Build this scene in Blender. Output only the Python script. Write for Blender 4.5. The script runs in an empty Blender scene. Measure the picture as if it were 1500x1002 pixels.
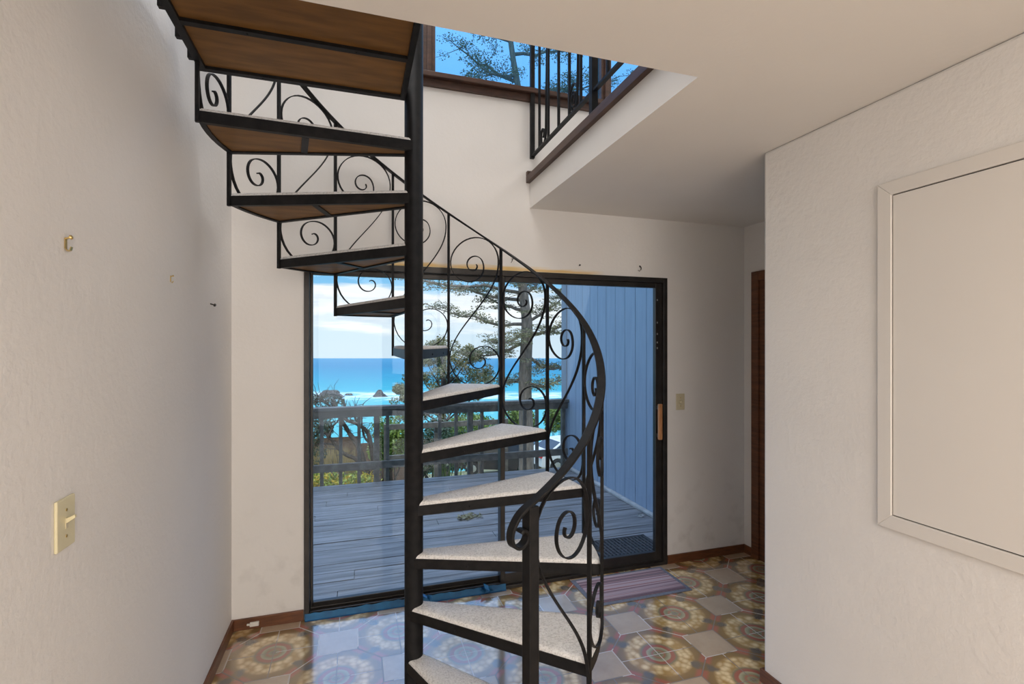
import bpy, math, random
from mathutils import Vector, Matrix
random.seed(7)
PI = math.pi
sc = bpy.context.scene
COL = sc.collection

# ------------------------------------------------------------------ camera
F_PX = 727.0
YAW = math.atan2(230, F_PX)
EYE = 1.55
cam_d = bpy.data.cameras.new('camera')
cam_d.sensor_width = 36
cam_d.lens = F_PX / 1500 * 36
cam_d.shift_y = 4 / 1500
cam_d.clip_start = 0.02
cam_d.clip_end = 6000
cam = bpy.data.objects.new('camera', cam_d)
COL.objects.link(cam)
cam.location = (0, 0, EYE)
cam.rotation_euler = (PI / 2, 0, -YAW)
sc.camera = cam
FW = Vector((math.sin(YAW), math.cos(YAW), 0))
RT = Vector((math.cos(YAW), -math.sin(YAW), 0))

sc.view_settings.view_transform = 'Standard'
sc.view_settings.look = 'None'
sc.view_settings.exposure = 0.05
sc.view_settings.gamma = 1.0
sc.view_settings.use_curve_mapping = False

# ------------------------------------------------------------------ world
W = bpy.data.worlds.new('sky')
sc.world = W
W.use_nodes = True
wn = W.node_tree
wn.nodes.clear()


def N(nt, t, **kw):
    n = nt.nodes.new(t)
    for k, v in kw.items():
        if k.startswith('i_'):
            n.inputs[k[2:].replace('_', ' ')].default_value = v
        else:
            setattr(n, k, v)
    return n


def ramp(nt, stops, fac=None, interp='LINEAR'):
    r = nt.nodes.new('ShaderNodeValToRGB')
    cr = r.color_ramp
    cr.interpolation = interp
    while len(cr.elements) < len(stops):
        cr.elements.new(0.5)
    for e, (p, c) in zip(cr.elements, stops):
        e.position = p
        e.color = (c[0], c[1], c[2], 1) if not isinstance(c, (int, float)) else (c, c, c, 1)
    if fac is not None:
        nt.links.new(fac, r.inputs[0])
    return r


def math_n(nt, op, a, b=None, c=None, clamp=False):
    m = nt.nodes.new('ShaderNodeMath')
    m.operation = op
    m.use_clamp = clamp
    for i, v in enumerate((a, b, c)):
        if v is None:
            continue
        if isinstance(v, (int, float)):
            m.inputs[i].default_value = v
        else:
            nt.links.new(v, m.inputs[i])
    return m.outputs[0]


def mix(nt, fac, a, b, blend='MIX'):
    m = nt.nodes.new('ShaderNodeMix')
    m.data_type = 'RGBA'
    m.blend_type = blend
    for s, v in ((m.inputs[0], fac), (m.inputs[6], a), (m.inputs[7], b)):
        if isinstance(v, (int, float)):
            s.default_value = v
        elif isinstance(v, tuple):
            s.default_value = (v[0], v[1], v[2], 1)
        else:
            nt.links.new(v, s)
    return m.outputs[2]


tc = N(wn, 'ShaderNodeTexCoord')
sx = N(wn, 'ShaderNodeSeparateXYZ')
wn.links.new(tc.outputs['Generated'], sx.inputs[0])
zz = sx.outputs['Z']
# clear sky by height: pale at the horizon, blue above, brightened further up to light the deck and floor
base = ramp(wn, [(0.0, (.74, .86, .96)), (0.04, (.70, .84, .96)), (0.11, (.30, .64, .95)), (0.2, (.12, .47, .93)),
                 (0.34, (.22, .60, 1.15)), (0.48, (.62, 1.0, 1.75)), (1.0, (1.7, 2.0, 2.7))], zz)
mp = N(wn, 'ShaderNodeMapping')
mp.inputs['Scale'].default_value = (3.2, 3.2, 26)
mp.inputs['Location'].default_value = (1.3, 0.4, 0.2)
wn.links.new(tc.outputs['Generated'], mp.inputs[0])
nz = N(wn, 'ShaderNodeTexNoise', i_Scale=1.6, i_Detail=7.0, i_Roughness=0.55)
wn.links.new(mp.outputs[0], nz.inputs['Vector'])
cover = ramp(wn, [(0.0, 0.15), (0.02, 0.42), (0.05, 0.66), (0.095, 0.70), (0.135, 0.25), (0.2, 0.0)], zz)
cf = math_n(wn, 'ADD', nz.outputs[0], math_n(wn, 'SUBTRACT', cover.outputs[0], 0.5))
cf = ramp(wn, [(0.42, 0.0), (0.62, 1.0)], cf)
cshade = ramp(wn, [(0.35, (.84, .89, .97)), (0.6, (1.1, 1.08, 1.08))], nz.outputs[0])
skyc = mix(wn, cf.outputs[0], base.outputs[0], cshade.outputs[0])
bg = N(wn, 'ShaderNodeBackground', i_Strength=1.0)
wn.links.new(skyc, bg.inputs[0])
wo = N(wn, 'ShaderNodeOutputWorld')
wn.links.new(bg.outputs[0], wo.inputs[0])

# ------------------------------------------------------------------ sun and added fill lights
sun_d = bpy.data.lights.new('sun', 'SUN')
sun_d.energy = 2.1
sun_d.angle = math.radians(.6)
sun_d.color = (1.0, .95, .86)
sun = bpy.data.objects.new('sun', sun_d)
COL.objects.link(sun)
sun.rotation_euler = Vector((0.30, 0.52, -1.0)).to_track_quat('-Z', 'Y').to_euler()


def area(name, loc, look, sx_, sy_, power, col):
    d = bpy.data.lights.new(name, 'AREA')
    d.shape = 'RECTANGLE'
    d.size, d.size_y = sx_, sy_
    d.energy = power
    d.color = col
    o = bpy.data.objects.new(name, d)
    COL.objects.link(o)
    o.location = loc
    o.rotation_euler = (Vector(look) - Vector(loc)).to_track_quat('-Z', 'Y').to_euler()
    return o


area('room_ceiling_fill', (0.55, -1.65, 2.40), (0.55, -1.65, 0), 2.1, 2.9, 62, (1.0, .90, .78))  # unseen fill added under the ceiling behind the camera, no fitting there
area('room_rear_fill', (0.55, -3.0, 1.25), (0.55, 3, 1.2), 2.3, 2.2, 46, (.97, .98, 1.0))  # added fill in front of the solid front wall, no window there
area('upstairs_side_fill', (3.85, 1.6, 4.1), (-0.6, 2.2, 2.6), 2.2, 1.6, 42, (1.0, .95, .91))  # unseen fill added upstairs to brighten the left wall, no side window built
area('stairwell_fill', (0.05, 2.0, 5.15), (0.05, 2.0, 0), 1.2, 1.3, 44, (1.0, .98, .97))  # fill added above the stairwell for treads and slab edge; roof is closed


# ------------------------------------------------------------------ materials
def new_mat(name):
    m = bpy.data.materials.new(name)
    m.use_nodes = True
    nt = m.node_tree
    nt.nodes.clear()
    out = N(nt, 'ShaderNodeOutputMaterial')
    p = N(nt, 'ShaderNodeBsdfPrincipled')
    nt.links.new(p.outputs[0], out.inputs[0])
    return m, nt, p


def noise(nt, scale, detail=4.0, rough=.5, stretch=None, coord='Object'):
    t = N(nt, 'ShaderNodeTexCoord')
    src = t.outputs[coord]
    if stretch:
        mpn = N(nt, 'ShaderNodeMapping')
        mpn.inputs['Scale'].default_value = stretch
        nt.links.new(src, mpn.inputs[0])
        src = mpn.outputs[0]
    n = N(nt, 'ShaderNodeTexNoise', i_Scale=scale, i_Detail=detail, i_Roughness=rough)
    nt.links.new(src, n.inputs['Vector'])
    return n.outputs[0]


def bump(nt, p, h, strength, dist=.01):
    b = N(nt, 'ShaderNodeBump', i_Strength=strength, i_Distance=dist)
    nt.links.new(h, b.inputs['Height'])
    nt.links.new(b.outputs[0], p.inputs['Normal'])


def simple(name, c1, c2=None, scale=8, rough=.6, metal=0.0, bstr=0, bdist=.004, stretch=None, spec=.5, lo=.35, hi=.65, detail=4.0):
    m, nt, p = new_mat(name)
    p.inputs['Roughness'].default_value = rough
    p.inputs['Metallic'].default_value = metal
    p.inputs['Specular IOR Level'].default_value = spec
    if c2 is None:
        c2 = tuple(v * .88 for v in c1)
    n = noise(nt, scale, detail, stretch=stretch)
    r = ramp(nt, [(lo, c1), (hi, c2)], n)
    nt.links.new(r.outputs[0], p.inputs['Base Color'])
    if bstr:
        bump(nt, p, n, bstr, bdist)
    return m


def plaster(name, c, bs=.35, stain=False):
    m, nt, p = new_mat(name)
    p.inputs['Roughness'].default_value = .75
    p.inputs['Specular IOR Level'].default_value = .25
    n1 = noise(nt, 2.2, 5)
    c1 = ramp(nt, [(.3, c), (.75, tuple(v * .955 for v in c))], n1).outputs[0]
    if stain:
        # amber caulk residue left along the top of the door, scuffs near the floor
        g = N(nt, 'ShaderNodeNewGeometry')
        s = N(nt, 'ShaderNodeSeparateXYZ')
        nt.links.new(g.outputs['Position'], s.inputs[0])
        n2 = noise(nt, 6, 5, stretch=(1, 1, 9))
        zc = math_n(nt, 'ABSOLUTE', math_n(nt, 'SUBTRACT', s.outputs['Z'], 2.030))
        f = math_n(nt, 'SUBTRACT', math_n(nt, 'MULTIPLY', n2, .048), zc)
        f = math_n(nt, 'MULTIPLY', f, 45, clamp=True)
        xr = math_n(nt, 'MULTIPLY', math_n(nt, 'SUBTRACT', 1.62, s.outputs['X']), 6, clamp=True)
        xl = math_n(nt, 'MULTIPLY', math_n(nt, 'ADD', .1, s.outputs['X']), 6, clamp=True)
        f = math_n(nt, 'MULTIPLY', math_n(nt, 'MULTIPLY', f, xr), xl)
        c1 = mix(nt, f, c1, (.78, .55, .24))
        n3 = noise(nt, 9, 6)
        zl = math_n(nt, 'MULTIPLY', math_n(nt, 'SUBTRACT', .75, s.outputs['Z']), 1.6, clamp=True)
        f2 = math_n(nt, 'MULTIPLY', math_n(nt, 'MULTIPLY', math_n(nt, 'SUBTRACT', n3, .52), 5, clamp=True), zl)
        c1 = mix(nt, math_n(nt, 'MULTIPLY', f2, .35), c1, (.45, .42, .38))
    nt.links.new(c1, p.inputs['Base Color'])
    h = mix(nt, .5, noise(nt, 45, 4, .6), noise(nt, 16, 5, .7))
    bump(nt, p, h, bs, .006)
    return m


M = {}
M['wall'] = plaster('plaster_wall', (.80, .775, .75), .6)
M['wall_back'] = plaster('plaster_back_wall', (.80, .77, .735), .25, True)
M['ceil'] = plaster('plaster_ceiling', (.80, .765, .72), .2)
M['fascia'] = plaster('plaster_fascia', (.84, .82, .80), .2)
M['trimpaint'] = simple('painted_trim', (.74, .705, .665), (.725, .69, .65), 3, .45)
M['panelpaint'] = simple('painted_panel', (.76, .725, .685), (.745, .71, .67), 2, .5)
M['iron'] = simple('black_iron', (.009, .009, .010), (.016, .0155, .016), 30, .48, 0, .15, .001, spec=.16)
M['ply'] = simple('underside_plywood', (.21, .100, .024), (.14, .066, .016), 5, .55, stretch=(1, 6, 1), spec=.3)
M['bronze'] = simple('bronze_aluminium', (.022, .019, .017), (.034, .030, .027), 12, .35, .3)
M['wood_brown'] = simple('stained_wood', (.16, .058, .022), (.085, .030, .012), 7, .42, stretch=(1, 1, 10))
M['wood_base'] = simple('baseboard_wood', (.17, .060, .022), (.095, .034, .013), 5, .4, stretch=(2, 2, 14))
M['wood_dark'] = simple('dark_window_wood', (.085, .042, .028), (.050, .025, .018), 6, .45, stretch=(2, 2, 9))
M['wood_handle'] = simple('handle_wood', (.50, .24, .10), (.36, .16, .065), 16, .45, stretch=(4, 4, 1))
M['ivory'] = simple('ivory_plastic', (.72, .65, .43), (.70, .63, .41), 4, .35)
M['beige'] = simple('almond_plastic', (.62, .55, .38), (.60, .53, .36), 4, .4)
M['brass'] = simple('brass', (.72, .53, .22), (.62, .45, .18), 20, .3, .9)
M['steel'] = simple('dark_steel', (.10, .09, .08), (.06, .055, .05), 20, .4, .7)
M['bluetape'] = simple('blue_tape', (.010, .10, .24), (.016, .16, .36), 14, .55, 0, .4, .004)
M['whiteplastic'] = simple('white_plastic', (.75, .72, .66), None, 6, .4)
M['deck'] = simple('weathered_deck', (.27, .262, .265), (.125, .12, .122), 3.2, .55, 0, .35, .004, stretch=(.7, 10, 4), lo=.36, hi=.66, detail=8.0)
M['rail'] = simple('weathered_railing', (.15, .14, .125), (.085, .08, .072), 5, .7, 0, .2, .003, stretch=(3, 3, 3))
M['siding'] = simple('blue_grey_siding', (.31, .38, .48), (.275, .34, .435), 4, .6, 0, .12, .003, stretch=(5, 5, .7))
M['sidingdark'] = simple('siding_groove', (.07, .085, .11), None, 4, .8)
M['sidetrim'] = simple('siding_corner_trim', (.21, .25, .31), (.18, .22, .28), 4, .6)
M['concrete'] = simple('pale_flashing', (.50, .49, .47), (.36, .35, .34), 14, .8)
M['outmat'] = simple('black_rubber_mat', (.030, .030, .034), (.055, .055, .06), 60, .8)
M['bark'] = simple('grey_bark', (.20, .165, .135), (.11, .09, .072), 6, .9, 0, .6, .03, stretch=(4, 4, 1))
M['barkdark'] = simple('dark_bark', (.075, .06, .05), (.045, .036, .03), 8, .9, 0, .5, .01)
M['needle'] = simple('cypress_needles', (.10, .12, .07), (.21, .20, .085), 1.4, .7)
M['pine'] = simple('pine_needles', (.10, .12, .05), (.22, .20, .08), 1.2, .7)
M['leaf'] = simple('hedge_leaves', (.050, .115, .018), (.20, .27, .040), 3.5, .5)
M['leafdark'] = simple('dark_leaves', (.022, .045, .022), (.05, .085, .035), 3.5, .5)
M['dry'] = simple('dry_grass', (.36, .26, .10), (.22, .17, .065), 4, .8)
M['flower'] = simple('yellow_flowers', (.20, .27, .03), (.66, .42, .02), 9, .6, lo=.48, hi=.62)
M['ground'] = simple('sandy_ground', (.28, .24, .13), (.16, .17, .07), .7, .9, 0, .5, .1)
M['fence'] = simple('brown_fence', (.11, .065, .040), (.075, .043, .027), 6, .8)
M['rock'] = simple('sea_rock', (.055, .052, .05), (.10, .09, .08), .12, .8, 0, .8, 2.0)
M['carblack'] = simple('dark_car_paint', (.02, .022, .027), (.025, .027, .033), 3, .18, .2)
M['carwhite'] = simple('pale_car_paint', (.66, .65, .62), None, 3, .25)
M['carglass'] = simple('tinted_glass', (.02, .03, .04), None, 3, .06)
M['rubber'] = simple('tyre_rubber', (.02, .02, .02), None, 20, .8)
M['alloy'] = simple('alloy_wheel', (.55, .55, .56), None, 20, .3, .8)
M['redlight'] = simple('red_tail_light', (.55, .02, .02), None, 10, .25)
M['drygrass2'] = simple('dried_clippings', (.36, .33, .20), (.22, .20, .12), 30, .9)
M['matborder'] = simple('mat_border', (.15, .16, .20), (.12, .13, .165), 60, .95)


def carpet_mat():
    m, nt, p = new_mat('tread_carpet')
    p.inputs['Roughness'].default_value = .95
    p.inputs['Specular IOR Level'].default_value = .1
    n = noise(nt, 120, 3, .75)
    n2 = noise(nt, 12, 3)
    c = ramp(nt, [(.33, (.58, .57, .56)), (.55, (.94, .93, .92))], n).outputs[0]
    c = mix(nt, .25, c, ramp(nt, [(.35, (.72, .70, .68)), (.65, (.90, .89, .88))], n2).outputs[0])
    nt.links.new(c, p.inputs['Base Color'])
    bump(nt, p, n, 1.0, .008)
    return m


M['carpet'] = carpet_mat()


def glass_mat(name, tint=(.93, .97, .98), haze=0.0):
    m = bpy.data.materials.new(name)
    m.use_nodes = True
    nt = m.node_tree
    nt.nodes.clear()
    out = N(nt, 'ShaderNodeOutputMaterial')
    tr = N(nt, 'ShaderNodeBsdfTransparent')
    tr.inputs[0].default_value = (*tint, 1)
    gl = N(nt, 'ShaderNodeBsdfGlossy', i_Roughness=.01)
    gl.inputs[0].default_value = (.9, .95, 1, 1)
    lw = N(nt, 'ShaderNodeLayerWeight', i_Blend=.5)
    f = math_n(nt, 'POWER', lw.outputs['Facing'], 4.0)
    f = math_n(nt, 'ADD', math_n(nt, 'MULTIPLY', f, .5), .012)
    mx = N(nt, 'ShaderNodeMixShader')
    nt.links.new(f, mx.inputs[0])
    nt.links.new(tr.outputs[0], mx.inputs[1])
    nt.links.new(gl.outputs[0], mx.inputs[2])
    last = mx.outputs[0]
    if haze:
        df = N(nt, 'ShaderNodeBsdfTranslucent')
        df.inputs[0].default_value = (.75, .85, .95, 1)
        n = noise(nt, 3.0, 5, .6, stretch=(1, 1, .6))
        hf = math_n(nt, 'MULTIPLY', ramp(nt, [(.35, 0.15), (.65, 1.0)], n).outputs[0], haze)
        m2 = N(nt, 'ShaderNodeMixShader')
        nt.links.new(hf, m2.inputs[0])
        nt.links.new(last, m2.inputs[1])
        nt.links.new(df.outputs[0], m2.inputs[2])
        last = m2.outputs[0]
    nt.links.new(last, out.inputs[0])
    return m


M['glass'] = glass_mat('door_glass')
M['glassup'] = glass_mat('upper_window_glass', (.52, .74, .82), .05)


def floor_mat():
    m, nt, p = new_mat('patterned_floor_tile')
    t = N(nt, 'ShaderNodeTexCoord')
    s = N(nt, 'ShaderNodeSeparateXYZ')
    nt.links.new(t.outputs['Object'], s.inputs[0])
    ax = math_n(nt, 'DIVIDE', math_n(nt, 'SUBTRACT', s.outputs['X'], 1.45 - 40 * .3065), .3065)
    ay = math_n(nt, 'DIVIDE', math_n(nt, 'SUBTRACT', s.outputs['Y'], 2.15 - 40 * .297), .297)
    du = math_n(nt, 'PINGPONG', ax, 1.0)
    dv = math_n(nt, 'PINGPONG', ay, 1.0)
    fl = math_n(nt, 'GREATER_THAN', math_n(nt, 'ADD', du, dv), 1.0)

    def flip(v):
        # v if not fl else 1-v
        return math_n(nt, 'ADD', v, math_n(nt, 'MULTIPLY', fl, math_n(nt, 'SUBTRACT', 1.0, math_n(nt, 'MULTIPLY', v, 2.0))))
    a = flip(du)
    b = flip(dv)
    mxv = math_n(nt, 'MAXIMUM', a, b)
    mnv = math_n(nt, 'MINIMUM', a, b)
    sm = math_n(nt, 'ADD', a, b)
    plain = math_n(nt, 'GREATER_THAN', mxv, .682)
    octo = math_n(nt, 'SUBTRACT', 1.0, plain)
    g = .010
    g1 = math_n(nt, 'LESS_THAN', math_n(nt, 'ABSOLUTE', math_n(nt, 'SUBTRACT', mxv, .682)), g)
    g2 = math_n(nt, 'MULTIPLY', math_n(nt, 'GREATER_THAN', sm, 1 - g * 1.4), octo)
    g3 = math_n(nt, 'MULTIPLY', math_n(nt, 'LESS_THAN', mnv, g * .8), octo)
    grout = math_n(nt, 'MAXIMUM', math_n(nt, 'MAXIMUM', g1, g2), g3)
    r = math_n(nt, 'SQRT', math_n(nt, 'ADD', math_n(nt, 'MULTIPLY', a, a), math_n(nt, 'MULTIPLY', b, b)))
    n1 = noise(nt, 22, 4, .6)
    rn = math_n(nt, 'ADD', r, math_n(nt, 'MULTIPLY', math_n(nt, 'SUBTRACT', n1, .5), .05))
    ros = ramp(nt, [(0.0, (.15, .12, .07)), (.07, (.30, .27, .15)), (.10, (.40, .15, .09)), (.13, (.28, .25, .14)),
                    (.185, (.42, .40, .25)), (.205, (.37, .115, .075)), (.255, (.37, .13, .085)), (.275, (.24, .21, .12)), (.31, (.36, .24, .10)),
                    (.34, (.46, .28, .09)), (.50, (.45, .27, .085)), (.58, (.29, .175, .06)), (.70, (.23, .14, .05)), (1.0, (.19, .115, .045))], rn)
    # pale petal wreath
    vo = N(nt, 'ShaderNodeTexVoronoi', i_Scale=32.0)
    nt.links.new(t.outputs['Object'], vo.inputs['Vector'])
    pet = ramp(nt, [(.22, 1.0), (.78, 0.0)], vo.outputs['Distance']).outputs[0]
    band = ramp(nt, [(.285, 0.0), (.34, 1.0), (.50, 1.0), (.57, 0.0)], rn).outputs[0]
    pf = math_n(nt, 'MULTIPLY', pet, band)
    col = mix(nt, pf, ros.outputs[0], (.88, .68, .38))
    # grey-green flower and red corner flecks on the diagonals
    dd = math_n(nt, 'SQRT', math_n(nt, 'ADD', math_n(nt, 'POWER', math_n(nt, 'SUBTRACT', a, .42), 2.0), math_n(nt, 'POWER', math_n(nt, 'SUBTRACT', b, .42), 2.0)))
    dd = math_n(nt, 'ADD', dd, math_n(nt, 'MULTIPLY', math_n(nt, 'SUBTRACT', n1, .5), .22))
    ff = ramp(nt, [(.055, 1.0), (.115, 0.0)], dd).outputs[0]
    col = mix(nt, ff, col, (.15, .125, .095))
    ee = math_n(nt, 'ADD', math_n(nt, 'ABSOLUTE', math_n(nt, 'SUBTRACT', a, b)), math_n(nt, 'MULTIPLY', math_n(nt, 'SUBTRACT', n1, .5), .2))
    redf = math_n(nt, 'MULTIPLY', ramp(nt, [(.84, 0.0), (.92, 1.0)], sm).outputs[0], ramp(nt, [(.10, 0.0), (.17, 1.0)], ee).outputs[0])
    col = mix(nt, math_n(nt, 'MULTIPLY', redf, .75), col, (.46, .13, .09))
    n2 = noise(nt, 9, 6, .65)
    pl = ramp(nt, [(.3, (.55, .42, .29)), (.7, (.44, .32, .215))], n2).outputs[0]
    col = mix(nt, plain, col, pl)
    gcol = mix(nt, math_n(nt, 'GREATER_THAN', noise(nt, 3.0, 2), .5), (.60, .53, .46), (.20, .16, .13))
    col = mix(nt, grout, col, gcol)
    nt.links.new(col, p.inputs['Base Color'])
    ro = mix(nt, grout, mix(nt, n2, (.16, .16, .16), (.30, .30, .30)), (.8, .8, .8))
    nt.links.new(ro, p.inputs['Roughness'])
    p.inputs['Specular IOR Level'].default_value = .6
    p.inputs['Coat Weight'].default_value = 1.0
    p.inputs['Coat IOR'].default_value = 2.15
    p.inputs['Coat Roughness'].default_value = .10
    h = math_n(nt, 'ADD', math_n(nt, 'MULTIPLY', grout, -1.0), math_n(nt, 'MULTIPLY', noise(nt, 7, 3), .35))
    bump(nt, p, h, .35, .003)
    return m


M['tile'] = floor_mat()


def doormat_mat():
    m, nt, p = new_mat('striped_mat')
    t = N(nt, 'ShaderNodeTexCoord')
    s = N(nt, 'ShaderNodeSeparateXYZ')
    nt.links.new(t.outputs['Object'], s.inputs[0])
    w = N(nt, 'ShaderNodeTexNoise', i_Scale=1.0, i_Detail=1.0)
    cmb = N(nt, 'ShaderNodeCombineXYZ')
    nt.links.new(math_n(nt, 'MULTIPLY', s.outputs['Y'], 27.0), cmb.inputs[1])
    nt.links.new(math_n(nt, 'MULTIPLY', s.outputs['X'], .15), cmb.inputs[0])
    nt.links.new(cmb.outputs[0], w.inputs['Vector'])
    c = ramp(nt, [(.30, (.10, .055, .075)), (.42, (.20, .11, .13)), (.50, (.45, .36, .38)), (.57, (.20, .045, .05)), (.64, (.14, .10, .12)), (.72, (.36, .27, .29))], w.outputs[0])
    n = noise(nt, 120, 2)
    c2 = mix(nt, math_n(nt, 'MULTIPLY', n, .22), c.outputs[0], (.30, .26, .29))
    nt.links.new(c2, p.inputs['Base Color'])
    p.inputs['Roughness'].default_value = .95
    bump(nt, p, n, .8, .004)
    return m


M['mat'] = doormat_mat()


def sea_mat():
    m, nt, p = new_mat('sea_water')
    g = N(nt, 'ShaderNodeNewGeometry')
    dp = N(nt, 'ShaderNodeVectorMath', operation='DOT_PRODUCT')
    dp.inputs[1].default_value = FW
    nt.links.new(g.outputs['Position'], dp.inputs[0])
    d = dp.outputs['Value']
    nbig = noise(nt, .012, 6, .6, stretch=(1, 2.2, 1))
    dn = math_n(nt, 'ADD', d, math_n(nt, 'MULTIPLY', math_n(nt, 'SUBTRACT', nbig, .5), 80))
    k = math_n(nt, 'DIVIDE', dn, 1600)
    c = ramp(nt, [(.0, (.09, .40, .39)), (.21, (.09, .38, .40)), (.28, (.03, .30, .35)), (.40, (.018, .22, .31)), (.60, (.02, .165, .27)), (.92, (.055, .21, .31))], k).outputs[0]
    fo = ramp(nt, [(.230, 0.0), (.240, .9), (.262, .8), (.282, 0.0)], k).outputs[0]
    nf = noise(nt, .06, 6, .65, stretch=(1, 3.5, 1))
    fo = math_n(nt, 'MULTIPLY', fo, ramp(nt, [(.42, 0.0), (.56, 1.0)], nf).outputs[0])
    fo2 = math_n(nt, 'MULTIPLY', ramp(nt, [(.64, 0.0), (.70, .7)], nf).outputs[0], ramp(nt, [(.2, 1.0), (.45, 0.0)], k).outputs[0])
    c = mix(nt, math_n(nt, 'MAXIMUM', fo, fo2), c, (.86, .88, .88))
    nt.links.new(c, p.inputs['Base Color'])
    p.inputs['Roughness'].default_value = .55
    p.inputs['Specular IOR Level'].default_value = .15
    return m


M['sea'] = sea_mat()


# ------------------------------------------------------------------ mesh helpers
class MB:
    def __init__(self):
        self.v = []
        self.f = []

    def box(self, x0, x1, y0, y1, z0, z1):
        b = len(self.v)
        self.v += [(x, y, z) for z in (z0, z1) for (x, y) in ((x0, y0), (x1, y0), (x1, y1), (x0, y1))]
        for q in ((0, 3, 2, 1), (4, 5, 6, 7), (0, 1, 5, 4), (1, 2, 6, 5), (2, 3, 7, 6), (3, 0, 4, 7)):
            self.f.append([b + i for i in q])
        return self

    def obox(self, c, ax, ay, az, hx, hy, hz):
        """oriented box: centre, three unit axes, half sizes"""
        b = len(self.v)
        c, ax, ay, az = Vector(c), Vector(ax), Vector(ay), Vector(az)
        for z in (-1, 1):
            for x, y in ((-1, -1), (1, -1), (1, 1), (-1, 1)):
                self.v.append(tuple(c + ax * hx * x + ay * hy * y + az * hz * z))
        for q in ((0, 3, 2, 1), (4, 5, 6, 7), (0, 1, 5, 4), (1, 2, 6, 5), (2, 3, 7, 6), (3, 0, 4, 7)):
            self.f.append([b + i for i in q])
        return self

    def prism(self, poly, z0, z1):
        b = len(self.v)
        n = len(poly)
        self.v += [(x, y, z0) for x, y in poly] + [(x, y, z1) for x, y in poly]
        self.f.append([b + i for i in reversed(range(n))])
        self.f.append([b + n + i for i in range(n)])
        for i in range(n):
            j = (i + 1) % n
            self.f.append([b + i, b + j, b + n + j, b + n + i])
        return self

    def extr(self, poly3, vec):
        """extrude a planar 3-D polygon along vec"""
        b = len(self.v)
        n = len(poly3)
        vec = Vector(vec)
        self.v += [tuple(p) for p in poly3] + [tuple(Vector(p) + vec) for p in poly3]
        self.f.append([b + i for i in reversed(range(n))])
        self.f.append([b + n + i for i in range(n)])
        for i in range(n):
            j = (i + 1) % n
            self.f.append([b + i, b + j, b + n + j, b + n + i])
        return self

    def sweep(self, pts, wd, w, t, bev=.0):
        """flat bar swept along pts; wd = width direction per point"""
        pts = [Vector(p) for p in pts]
        n = len(pts)
        prof = []
        hw, ht = w / 2, t / 2
        if bev:
            prof = [(-hw, -ht + bev), (-hw + bev, -ht), (hw - bev, -ht), (hw, -ht + bev), (hw, ht - bev), (hw - bev, ht), (-hw + bev, ht), (-hw, ht - bev)]
        else:
            prof = [(-hw, -ht), (hw, -ht), (hw, ht), (-hw, ht)]
        m = len(prof)
        b = len(self.v)
        for i, p in enumerate(pts):
            tg = (pts[min(i + 1, n - 1)] - pts[max(i - 1, 0)]).normalized()
            wv = Vector(wd[i] if isinstance(wd, list) else wd)
            wv = (wv - tg * wv.dot(tg)).normalized()
            tv = tg.cross(wv)
            for a, c in prof:
                self.v.append(tuple(p + wv * a + tv * c))
        for i in range(n - 1):
            for j in range(m):
                k = (j + 1) % m
                self.f.append([b + i * m + j, b + i * m + k, b + (i + 1) * m + k, b + (i + 1) * m + j])
        self.f.append([b + j for j in reversed(range(m))])
        self.f.append([b + (n - 1) * m + j for j in range(m)])
        return self

    def tube(self, pts, radii, seg=8):
        pts = [Vector(p) for p in pts]
        n = len(pts)
        if not isinstance(radii, (list, tuple)):
            radii = [radii] * n
        b = len(self.v)
        ref = Vector((0.31, 0.17, 0.93)).normalized()
        for i, p in enumerate(pts):
            tg = (pts[min(i + 1, n - 1)] - pts[max(i - 1, 0)]).normalized()
            r_ = ref if abs(tg.dot(ref)) < .95 else Vector((1, 0, 0))
            u = tg.cross(r_).normalized()
            v = tg.cross(u)
            for k in range(seg):
                a = 2 * PI * k / seg
                self.v.append(tuple(p + (u * math.cos(a) + v * math.sin(a)) * radii[i]))
        for i in range(n - 1):
            for k in range(seg):
                l = (k + 1) % seg
                self.f.append([b + i * seg + k, b + i * seg + l, b + (i + 1) * seg + l, b + (i + 1) * seg + k])
        self.f.append([b + k for k in reversed(range(seg))])
        self.f.append([b + (n - 1) * seg + k for k in range(seg)])
        return self

    def lathe(self, c, axis, prof, seg=24):
        """prof: (r, h) pairs revolved about axis through c"""
        axis = Vector(axis).normalized()
        r_ = Vector((0, 0, 1)) if abs(axis.z) < .9 else Vector((1, 0, 0))
        u = axis.cross(r_).normalized()
        v = axis.cross(u)
        c = Vector(c)
        b = len(self.v)
        for r, h in prof:
            for k in range(seg):
                a = 2 * PI * k / seg
                self.v.append(tuple(c + axis * h + (u * math.cos(a) + v * math.sin(a)) * r))
        n = len(prof)
        for i in range(n - 1):
            for k in range(seg):
                l = (k + 1) % seg
                self.f.append([b + i * seg + k, b + i * seg + l, b + (i + 1) * seg + l, b + (i + 1) * seg + k])
        self.f.append([b + k for k in reversed(range(seg))])
        self.f.append([b + (n - 1) * seg + k for k in range(seg)])
        return self

    def leaves(self, c, rad, count, size, flat=1.0, up=0.0):
        """loose leaf or needle blades inside an ellipsoid"""
        c = Vector(c)
        rx, ry, rz = rad
        for _ in range(count):
            while True:
                d = Vector((random.uniform(-1, 1), random.uniform(-1, 1), random.uniform(-1, 1)))
                if .15 < d.length < 1:
                    break
            p = c + Vector((d.x * rx, d.y * ry, d.z * rz))
            a = Vector((random.gauss(0, 1), random.gauss(0, 1), random.gauss(0, flat) + up)).normalized()
            q = a.cross(Vector((random.gauss(0, 1), random.gauss(0, 1), random.gauss(0, 1)))).normalized()
            s = size * random.uniform(.6, 1.3)
            b = len(self.v)
            self.v += [tuple(p - a * s), tuple(p + q * s * .42), tuple(p + a * s), tuple(p - q * s * .42)]
            self.f.append([b, b + 1, b + 2, b + 3])
        return self

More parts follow.
